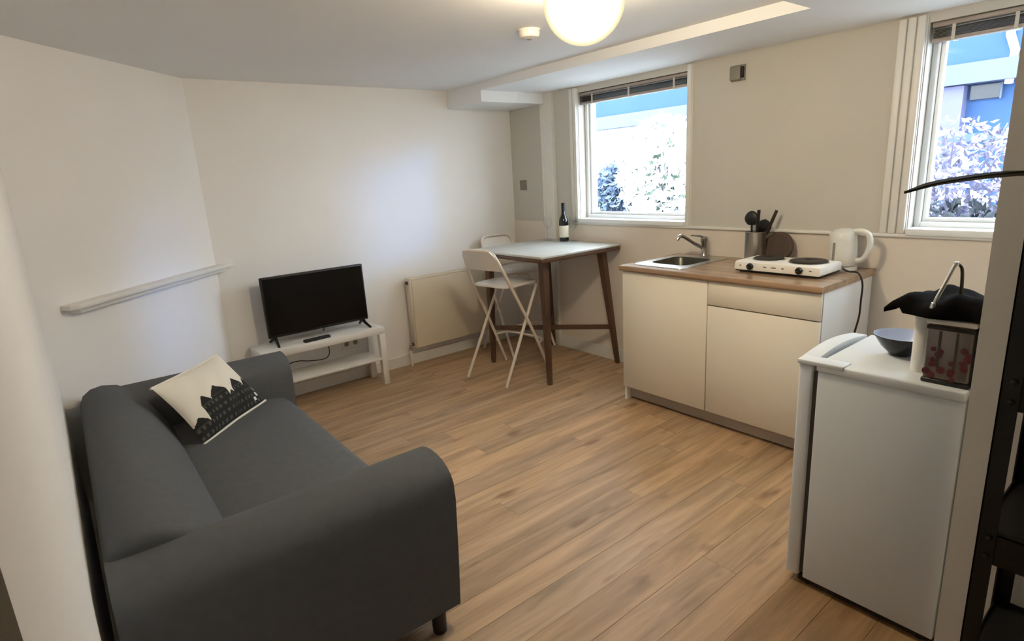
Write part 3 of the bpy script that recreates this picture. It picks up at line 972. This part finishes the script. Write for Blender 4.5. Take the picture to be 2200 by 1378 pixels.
# sink
sk = thing('sink', 'stainless steel sink set into the left part of the worktop', 'sink', ((bx0+bx1)/2, (by0+by1)/2, 0.91))
def ringpts(hx, hy, r_, n=5):
    out = []
    for sx, sy_, a0 in ((1, 1, 0), (-1, 1, PI/2), (-1, -1, PI), (1, -1, 1.5*PI)):
        for k in range(n+1):
            a = a0+PI/2*k/n
            out.append((sx*(hx-r_)+r_*math.cos(a), sy_*(hy-r_)+r_*math.sin(a)))
    return out
bm = bmesh.new()
hx, hy = (bx1-bx0)/2, (by1-by0)/2
lv = [(hx+0.095, hy+0.050, 0.05, 0.0005), (hx+0.094, hy+0.049, 0.05, 0.003), (hx-0.004, hy-0.004, 0.06, 0.003), (hx-0.010, hy-0.010, 0.06, -0.006), (hx-0.02, hy-0.02, 0.055, -0.13), (hx-0.05, hy-0.05, 0.05, -0.15), (0.03, 0.03, 0.029, -0.153)]
def rings_of(bm, lv):
    rg = [[bm.verts.new((p[0], p[1], z)) for p in ringpts(a, b, r_)] for a, b, r_, z in lv]
    return rg
rg = rings_of(bm, lv[:3])
nn = len(rg[0])
for i in range(len(rg)-1):
    for k in range(nn): bm.faces.new((rg[i][k], rg[i][(k+1) % nn], rg[i+1][(k+1) % nn], rg[i+1][k]))
obj('sink_rim', bm, STEEL, sk, smooth=True, sharp=60)
bm = bmesh.new()
rg = rings_of(bm, lv[2:])
for i in range(len(rg)-1):
    for k in range(nn): bm.faces.new((rg[i][k], rg[i][(k+1) % nn], rg[i+1][(k+1) % nn], rg[i+1][k]))
me_ = obj('basin', bm, STEELD, sk, smooth=True, sharp=60)
lathe('drain', STEELD, sk, [(0.03, -0.153), (0.028, -0.150), (0.012, -0.151)], n=20)
# tap
fa = thing('tap', 'chrome single-lever kitchen tap behind the sink', 'tap', (-0.068, -2.035, 0.913))
CHR = mat('chrome', (170, 165, 158), 0.18, metal=1.0, var=0.03)
lathe('tap_body', CHR, fa, [(0.026, 0.0), (0.026, 0.006), (0.021, 0.012), (0.021, 0.085), (0.024, 0.092), (0.024, 0.118), (0.015, 0.128)], n=24)
tube('spout', CHR, fa, curve([(-0.01, 0.006, 0.055), (-0.07, 0.035, 0.092), (-0.135, 0.066, 0.138), (-0.160, 0.078, 0.142), (-0.176, 0.086, 0.120)], 6), 0.0115, 12)
tube('lever', CHR, fa, [(0.0, 0.0, 0.120), (-0.030, 0.012, 0.134), (-0.085, 0.045, 0.142)], [0.011, 0.009, 0.006], 10, 0.8)

# double hotplate
HX0, HX1, HY0, HY1 = -0.455, -0.205, -2.945, -2.478
hp = thing('hotplate', 'white two-plate electric hob with black knobs on the worktop', 'hotplate', ((HX0+HX1)/2, (HY0+HY1)/2, 0.91))
hx, hy = (HX1-HX0)/2, (HY1-HY0)/2
prism('hob_body', HOTW, hp, [(-hx, 0.014), (-hx-0.002, 0.022), (-hx+0.008, 0.054), (-hx+0.02, 0.060), (hx-0.01, 0.060), (hx, 0.052), (hx, 0.014)], 1, -hy, hy, 0.008, 2)
box('hob_base', BLACKP, hp, -hx+0.006, hx-0.006, -hy+0.008, hy-0.008, 0.006, 0.015)
for x in (-hx+0.03, hx-0.03):
    for y in (-hy+0.03, hy-0.03):
        lathe('rubber_foot', BLACKP, hp, [(0.010, 0.0), (0.010, 0.007)], (x, y, 0), n=12)
for y, r_ in ((0.105, 0.078), (-0.112, 0.092)):
    lathe('steel_ring', STEEL, hp, [(r_+0.006, 0.0595), (r_+0.005, 0.063), (r_, 0.063)], (0.012, y, 0), n=36, cap1=False)
    lathe('cooking_plate', IRON, hp, [(r_, 0.060), (r_, 0.069), (r_-0.006, 0.072), (0.022, 0.072), (0.018, 0.069), (0.002, 0.069)], (0.012, y, 0), n=36)
for y in (-2.574, -2.84):
    k = lathe('control_knob', BLACKP, hp, [(0.018, 0.0), (0.017, 0.014), (0.014, 0.016)], n=20)
    k.matrix_local = Matrix.Translation((-hx+0.001, y-(HY0+HY1)/2, 0.037)) @ Matrix.Rotation(-PI/2-0.28, 4, 'Y')
    box('pointer', GREYM, k, -0.0015, 0.0015, 0.004, 0.014, 0.0155, 0.0172)
for y, w in ((-2.515, 0.004), (-2.655, 0.008), (-2.70, 0.010), (-2.712, 0.004), (-2.752, 0.006), (-2.895, 0.006)):
    yy = y-(HY0+HY1)/2
    box('front_marking', GREYM, hp, -hx+0.0008, -hx+0.0042, yy-w, yy+w, 0.034, 0.040)
cd = tube('power_cord', BLACKP, hp, [p-hp.location for p in curve([(-0.215, -2.952, 0.932), (-0.225, -2.985, 0.922), (-0.235, -3.036, 0.920), (-0.245, -3.064, 0.87), (-0.250, -3.066, 0.78), (-0.255, -3.066, 0.70), (-0.30, -3.066, 0.61), (-0.345, -3.070, 0.53), (-0.33, -3.08, 0.45), (-0.30, -3.09, 0.25), (-0.25, -3.1, 0.012)], 6)], 0.0048, 8)

# utensil pot, utensils, board, kettle
up = (-0.105, -2.405)
p_ = thing('utensil_holder', 'tall brushed steel utensil pot standing behind the hob', 'utensil pot', (up[0], up[1], 0.91))
lathe('pot', STEEL, p_, [(0.055, 0.0), (0.059, 0.003), (0.059, 0.178), (0.061, 0.181), (0.0585, 0.183), (0.056, 0.180), (0.056, 0.006), (0.002, 0.005)], n=40)
def utensil(name, label, cat, dx, dy, tip, parts):
    a = Vector((up[0]+dx, up[1]+dy, 0.918)); b = Vector(tip)
    q = (b-a).to_track_quat('Z', 'Y')
    t = bpy.data.objects.new(name, None)
    COL.objects.link(t)
    t.location = a
    t.rotation_mode = 'QUATERNION'
    t.rotation_quaternion = q
    tag(t, label, cat, 'kitchen utensils in the steel pot')
    parts(t, (b-a).length)
def ladle(t, L):
    tube('handle', BLACKP, t, [(0, 0, 0), (0, 0, L-0.07)], 0.006, 8)
    bm = bmesh.new()
    N = 14
    rg = []
    for k in range(N+1):
        s = k/N
        z = L-0.085+0.085*s
        w = 0.044*math.sin(PI*min(1, 0.08+s*0.92))**0.6+0.002
        rg.append((w, z))
    R = [[bm.verts.new((w*0.35*math.cos(2*PI*i/16), w*math.sin(2*PI*i/16), z)) for i in range(16)] for w, z in rg]
    for i in range(N):
        for k in range(16): bm.faces.new((R[i][k], R[i][(k+1) % 16], R[i+1][(k+1) % 16], R[i+1][k]))
    bm.faces.new(R[0]); bm.faces.new(R[-1])
    obj('bowl', bm, BLACKP, t, smooth=True)
def spatula(t, L):
    tube('handle', BLACKP, t, [(0, 0, 0), (0, 0, L-0.06)], 0.006, 8)
    box('blade', BLACKP, t, -0.022, 0.022, -0.003, 0.003, L-0.07, L, 0.002, 2)
def stickend(m):
    def f(t, L):
        tube('shaft', m, t, [(0, 0, 0), (0, 0, L*0.6)], 0.004, 8)
        tube('handle', BLACKP if m is not DARKW else m, t, [(0, 0, L*0.55), (0, 0, L*0.8), (0, 0, L)], [0.007, 0.010, 0.009], 10)
    return f
utensil('ladle', 'black ladle, the leftmost head rising from the steel pot', 'utensil', 0.0, 0.02, (-0.105, -2.375, 1.215), ladle)
utensil('serving_spoon', 'black serving spoon just right of the ladle in the steel pot', 'utensil', 0.02, 0.01, (-0.045, -2.432, 1.160), ladle)
utensil('spatula', 'black spatula with upright thin handle in the middle of the steel pot', 'utensil', -0.025, -0.01, (-0.135, -2.436, 1.222), stickend(STEEL))
utensil('knife', 'dark handled knife leaning right out of the steel pot', 'utensil', 0.030, 0.012, (-0.072, -2.510, 1.215), stickend(DARKW))

bd = thing('chopping_board', 'round brown wooden board leaning on the wall beside the utensil pot', 'board', (-0.062, -2.527, 1.003))
bd.rotation_euler = (0, math.radians(14), 0)
bm = bmesh.new()
R = [[bm.verts.new((x, r_*math.cos(2*PI*k/40), r_*math.sin(2*PI*k/40))) for k in range(40)] for x, r_ in ((-0.007, 0.088), (-0.009, 0.086), (0.009, 0.086), (0.007, 0.088))]
R = [R[1], R[0], R[3], R[2]]
for i in range(3):
    for k in range(40): bm.faces.new((R[i][k], R[i][(k+1) % 40], R[i+1][(k+1) % 40], R[i+1][k]))
bm.faces.new(R[0]); bm.faces.new(R[3])
obj('board_disc', bm, BOARD, bd, smooth=True, sharp=40)
bm = bmesh.new()
RR = [[bm.verts.new((x, r_*math.cos(2*PI*k/40), r_*math.sin(2*PI*k/40))) for k in range(40)] for x, r_ in ((-0.0090, 0.076), (-0.0098, 0.074), (-0.0090, 0.072))]
for i in range(2):
    for k in range(40): bm.faces.new((RR[i][k], RR[i][(k+1) % 40], RR[i+1][(k+1) % 40], RR[i+1][k]))
obj('juice_groove', bm, WALNUT, bd, smooth=True)

kt = thing('kettle', 'white plastic electric kettle at the right end of the worktop', 'kettle', (-0.115, -2.908, 0.91))
lathe('power_base', KETTLE, kt, [(0.072, 0.0), (0.074, 0.006), (0.070, 0.020), (0.05, 0.024)], n=32)
bm = bmesh.new()
add_lathe(bm, [(0.066, 0.024), (0.070, 0.030), (0.068, 0.09), (0.062, 0.16), (0.057, 0.198), (0.050, 0.204)], n=36)
for v in bm.verts:                       # pour lip on the left
    if v.co.z > 0.15 and v.co.y > 0.045: v.co.y += (v.co.z-0.15)*0.35
obj('kettle_body', bm, KETTLE, kt, smooth=True, sharp=60)
lathe('lid', KETTLE, kt, [(0.052, 0.203), (0.050, 0.212), (0.030, 0.218), (0.010, 0.219)], n=32)
hd = curve([(-0.0, -0.048, 0.205), (-0.0, -0.085, 0.208), (-0.0, -0.118, 0.190), (-0.0, -0.128, 0.150), (-0.0, -0.120, 0.100), (-0.0, -0.098, 0.062), (-0.0, -0.066, 0.052)], 6)
tube('handle', KETTLE, kt, hd, [0.016]*len(hd), 12, 0.85)
bm = bmesh.new()
add_box(bm, -0.0720, -0.064, 0.016, 0.026, 0.045, 0.150, 0.002, 1)
obj('water_gauge', bm, GREYP, kt)

# ------------------------------------------------------------------ fridge and what stands on it
FX0, FX1, FY0, FY1, FZ = -1.530, -1.085, -3.820, -3.358, 0.850
fr_ = thing('fridge', 'white tabletop fridge beside the partition, its door facing the cabinet', 'fridge', ((FX0+FX1)/2, (FY0+FY1)/2, 0))
fx, fy = (FX0+FX1)/2, (FY0+FY1)/2
def fb(name, m, x0, x1, y0, y1, z0, z1, bev=0.0, seg=2): return box(name, m, fr_, x0-fx, x1-fx, y0-fy, y1-fy, z0, z1, bev, seg)
fb('fridge_body', FRIDGE, FX0+0.004, FX1-0.004, FY0, -3.420, 0.030, 0.820, 0.004)
fb('fridge_top', FRIDGE, FX0, FX1, FY0, -3.415, 0.820, FZ, 0.006)
fb('door', FRIDGE, FX0+0.002, FX1-0.002, -3.406, FY1, 0.030, 0.838, 0.008)
fb('door_gasket', GASKET, FX0+0.010, FX1-0.010, -3.421, -3.405, 0.045, 0.815)
bm = bmesh.new()
N = 12
pl = [(FX0+0.002-fx, 0.836)]
for k in range(N+1):
    s = k/N
    pl.append((FX0+0.002-fx+s*(FX1-FX0-0.004), 0.846+0.020*math.sin(PI*s)))
pl.append((FX1-0.002-fx, 0.836))
add_prism(bm, pl, 1, -3.404-fy, FY1+0.006-fy, 0.003, 2)
obj('door_cap', bm, FRIDGE, fr_, smooth=True)
fb('hinge_cover', FRIDGE, FX0-0.002, FX0+0.06, -3.500, FY1+0.004, 0.838, 0.853, 0.003)
fb('plinth', BLACKP, FX0+0.015, FX1-0.015, FY0+0.01, -3.40, 0.010, 0.032)  # black strip stands in for the shadow gap under the fridge
for x in (FX0+0.04, FX1-0.04):
    for y in (FY0+0.04, -3.43):
        lathe('foot', BLACKP, fr_, [(0.018, 0.0), (0.018, 0.03)], (x-fx, y-fy, 0), n=12)

ta = thing('toaster', 'steel toaster with a dark red berry print on top of the fridge', 'toaster', (-1.385, -3.757, FZ))
box('toaster_body', STEELT, ta, -0.115, 0.115, -0.056, 0.056, 0.012, 0.176, 0.008, 3)
box('toaster_base', BLACKP, ta, -0.117, 0.117, -0.058, 0.058, 0.0, 0.014, 0.003, 1)
box('upper_band', BLACKP, ta, -0.1165, 0.1165, -0.0575, 0.0575, 0.160, 0.172, 0.002, 1)
box('white_lid', WHITEL, ta, -0.119, 0.119, -0.060, 0.060, 0.176, 0.192, 0.005, 2)
bm = bmesh.new()
for y in (-0.018, 0.022):
    add_box(bm, -0.1165, -0.114, y-0.003, y+0.003, 0.05, 0.158)
obj('front_rib', bm, GASKET, ta)
bm = bmesh.new()
rb = random.Random(5)
for y0 in (0.030, -0.030):
    for k in range(9):
        y = y0+rb.uniform(-0.019, 0.019); z = 0.022+k*0.0105+rb.uniform(-.004, .004); r_ = rb.uniform(0.007, 0.011)
        c0 = bm.verts.new((-0.1164, y, z))
        rr = [bm.verts.new((-0.1158, y+r_*math.cos(2*PI*i/10), z+r_*math.sin(2*PI*i/10))) for i in range(10)]
        for i in range(10): bm.faces.new((c0, rr[i], rr[(i+1) % 10]))
obj('berry_print', bm, BERRY, ta)
wc = thing('canister', 'slim white canister between the bowl and the toaster', 'canister', (-1.400, -3.670, FZ))
lathe('canister_body', WHITEL, wc, [(0.026, 0.0), (0.028, 0.004), (0.028, 0.165), (0.026, 0.168)], n=28)
lathe('canister_lid', WHITEL, wc, [(0.0295, 0.166), (0.0295, 0.186), (0.026, 0.190)], n=28)
bo = thing('bowl', 'black bowl with a pale blue inside on top of the fridge', 'bowl', (-1.275, -3.575, FZ))
lathe('bowl_outside', BOWLO, bo, [(0.030, 0.0), (0.034, 0.004), (0.060, 0.030), (0.082, 0.066), (0.083, 0.070)], n=36, cap1=False)
lathe('bowl_inside', BOWLI, bo, [(0.083, 0.070), (0.080, 0.0705), (0.076, 0.064), (0.054, 0.032), (0.028, 0.012), (0.002, 0.010)], n=36, cap0=False)
# black tea towel dropped over toaster and canister
bm = bmesh.new()
rb = random.Random(11)
N, Mv = 26, 16
top = []
for j in range(Mv+1):
    row = []
    for i in range(N+1):
        u, v = i/N, j/Mv
        x = -0.135+0.25*v
        y = 0.165-0.235*u
        edge = min(u*2.2, (1-u)*6, v*3.5, (1-v)*3.5, 1)
        z = 0.030 + 0.028*max(0, edge)**0.6 + 0.007*math.sin(11*u+3*v)+0.006*math.sin(7*v-9*u+1)+0.003*math.sin(27*u+2)
        if u < 0.16: z -= 0.020*(1-u/0.16)
        x += 0.012*math.sin(9*u)*(1-v)
        row.append((x, y, z))
    top.append(row)
T = [[bm.verts.new(p) for p in r_] for r_ in top]
Bt = [[bm.verts.new((p[0], p[1], max(0.001, min(p[2]-0.012, 0.004) if 0.16 < i/N else p[2]-0.014))) for i, p in enumerate(r_)] for r_ in top]
for j in range(Mv):
    for i in range(N):
        bm.faces.new((T[j][i], T[j][i+1], T[j+1][i+1], T[j+1][i]))
        bm.faces.new((Bt[j][i], Bt[j+1][i], Bt[j+1][i+1], Bt[j][i+1]))
for i in range(N):
    bm.faces.new((T[0][i], Bt[0][i], Bt[0][i+1], T[0][i+1])); bm.faces.new((T[Mv][i], T[Mv][i+1], Bt[Mv][i+1], Bt[Mv][i]))
for j in range(Mv):
    bm.faces.new((T[j][0], T[j+1][0], Bt[j+1][0], Bt[j][0])); bm.faces.new((T[j][N], Bt[j][N], Bt[j+1][N], T[j+1][N]))
cl = obj('tea_towel', bm, CLOTH, None, smooth=True, sharp=70)
cl.location = (-1.385, -3.757, FZ+0.193)
tag(cl, 'crumpled black tea towel lying over the toaster on the fridge', 'towel')
tg = thing('tongs', 'silver kitchen tongs propped on the black tea towel', 'tongs', (-1.47, -3.735, FZ+0.19))
tube('tong_arm', STEEL, tg, curve([(-0.045, 0.022, 0.030), (-0.04, 0.018, 0.06), (-0.02, 0.005, 0.11), (-0.004, -0.006, 0.155)], 5), [0.005]*16, 8, 0.6)
lathe('tong_tip', STEEL, tg, [(0.004, 0.0), (0.010, 0.006), (0.011, 0.016), (0.006, 0.034)], (-0.045, 0.022, 0.016), n=14)
tube('tong_arm', STEELD, tg, curve([(0.03, -0.02, 0.058), (0.026, -0.020, 0.09), (0.016, -0.018, 0.14), (0.004, -0.010, 0.157)], 5), [0.0045]*16, 8, 0.6)
lathe('hinge', STEEL, tg, [(0.006, 0.0), (0.006, 0.012)], (0.0, -0.008, 0.150), n=12)

# ------------------------------------------------------------------ black rack at the right edge
RX0, RX1, RY0, RY1 = -1.915, -1.585, -4.62, -3.955
rk = thing('metal_rack', 'black metal shelf rack at the right edge of the picture', 'rack', ((RX0+RX1)/2, (RY0+RY1)/2, 0))
rx, ry = (RX0+RX1)/2, (RY0+RY1)/2
bolts = []
for sx, x in ((1, RX0), (-1, RX1)):
    for sy_, y in ((-1, RY1), (1, RY0)):
        bm = bmesh.new()
        w, th = 0.034, 0.003
        X, Y = x-rx, y-ry
        add_box(bm, min(X, X+sx*w), max(X, X+sx*w), min(Y, Y+sy_*th), max(Y, Y+sy_*th), 0.0, 1.43)
        add_box(bm, min(X, X+sx*th), max(X, X+sx*th), min(Y, Y+sy_*w), max(Y, Y+sy_*w), 0.0, 1.43)
        obj('post', bm, BLACKM, rk)
for zt in (0.31, 0.68, 1.05, 1.42):
    bm = bmesh.new()
    a, b, c, d_ = RX0-rx+0.0035, RX1-rx-0.0035, RY0-ry+0.0035, RY1-ry-0.0035
    add_box(bm, a, b, c, d_, zt-0.012, zt-0.008)
    for q in ((a, a+0.003, c, d_), (b-0.003, b, c, d_), (a, b, c, c+0.003), (a, b, d_-0.003, d_)):
        add_box(bm, *q, zt-0.085, zt)
    sh = obj('shelf_tray', bm, BLACKM, rk)
    for x, y in ((a-0.006, d_-0.018), (a-0.006, c+0.018)):
        for dz in (-0.02, -0.065):
            lathe('bolt', BLACKM, sh, [(0.006, 0), (0.006, 0.006), (0.003, 0.008)], n=8).matrix_local = Matrix.Translation((x+0.003, y, zt+dz)) @ Matrix.Rotation(-PI/2, 4, 'Y')
bx = thing('storage_box', 'black storage box on the upper middle shelf of the black rack', 'box', (-1.745, -4.155, 1.0425))
bm = bmesh.new()
for q in ((-0.13, 0.13, -0.16, 0.16, 0, 0.006), (-0.13, -0.124, -0.16, 0.16, 0, 0.23), (0.124, 0.13, -0.16, 0.16, 0, 0.23), (-0.13, 0.13, -0.16, -0.154, 0, 0.23), (-0.13, 0.13, 0.154, 0.16, 0, 0.23)):
    add_box(bm, *q)
obj('box_body', bm, BLACKP, bx)
box('box_lid', BLACKP, bx, -0.134, 0.134, -0.164, 0.164, 0.222, 0.245, 0.004, 2)

# potted plant with long strap leaves on the top shelf of the rack
pp = thing('potted_plant', 'plant on the black rack with one long dark leaf reaching left', 'plant', (-1.745, -4.16, 1.4125))
lathe('pot', BLACKP, pp, [(0.060, 0.0), (0.064, 0.004), (0.082, 0.130), (0.086, 0.132), (0.086, 0.145), (0.079, 0.145), (0.076, 0.115), (0.002, 0.113)], n=28)
lathe('soil', SOIL, pp, [(0.076, 0.110), (0.076, 0.118), (0.002, 0.124)], n=20)
PO = Vector((-1.745, -4.16, 1.4125))
def strap_leaf(pts, wmax, seg=8, flat_up=True):
    P = curve([Vector(p)-PO for p in pts], seg)
    bm = bmesh.new()
    n = len(P)
    rows = []
    for i, p in enumerate(P):
        s = i/(n-1)
        w = wmax*(min(1, 0.45+s*2.2) if s < 0.25 else 1)*(1-max(0, (s-0.35)/0.65)**1.6)+0.0008
        tdir = (P[min(i+1, n-1)]-P[max(i-1, 0)]).normalized()
        side = tdir.cross(Vector((0, 0, 1)))
        side = side.normalized() if side.length > 1e-4 else Vector((0, 1, 0))
        up_ = side.cross(tdir)
        rows.append([bm.verts.new(p+side*w+up_*w*0.35), bm.verts.new(p), bm.verts.new(p-side*w+up_*w*0.35),
                     bm.verts.new(p-side*w*0.98+up_*(w*0.35-0.0022)), bm.verts.new(p-up_*0.003), bm.verts.new(p+side*w*0.98+up_*(w*0.35-0.0022))])
    for i in range(n-1):
        for k in range(6):
            bm.faces.new((rows[i][k], rows[i][(k+1) % 6], rows[i+1][(k+1) % 6], rows[i+1][k]))
    bm.faces.new(rows[0]); bm.faces.new(rows[-1])
    return obj('leaf', bm, LEAF, pp, smooth=True, sharp=50)
strap_leaf([(-1.745, -4.16, 1.53), (-1.80, -4.12, 1.50), (-1.95, -4.05, 1.452), (-2.20, -3.985, 1.462), (-2.42, -3.95, 1.462), (-2.515, -3.93, 1.455)], 0.020)
strap_leaf([(-1.745, -4.16, 1.53), (-1.77, -4.10, 1.62), (-1.79, -4.00, 1.58), (-1.81, -3.95, 1.50), (-1.815, -3.935, 1.47)], 0.008)
for a, L_, h in ((0.4, 0.30, 0.35), (1.6, 0.26, 0.42), (-0.6, 0.28, 0.46), (-1.6, 0.34, 0.30), (-2.4, 0.30, 0.40)):
    dx, dy = math.cos(a), math.sin(a)
    if dx > 0.3: L_ *= 0.45
    strap_leaf([(-1.745, -4.16, 1.53), (-1.745+dx*L_*0.4, -4.16+dy*L_*0.4, 1.53+h*0.75), (-1.745+dx*L_, -4.16+dy*L_, 1.53+h*0.72)], 0.020)
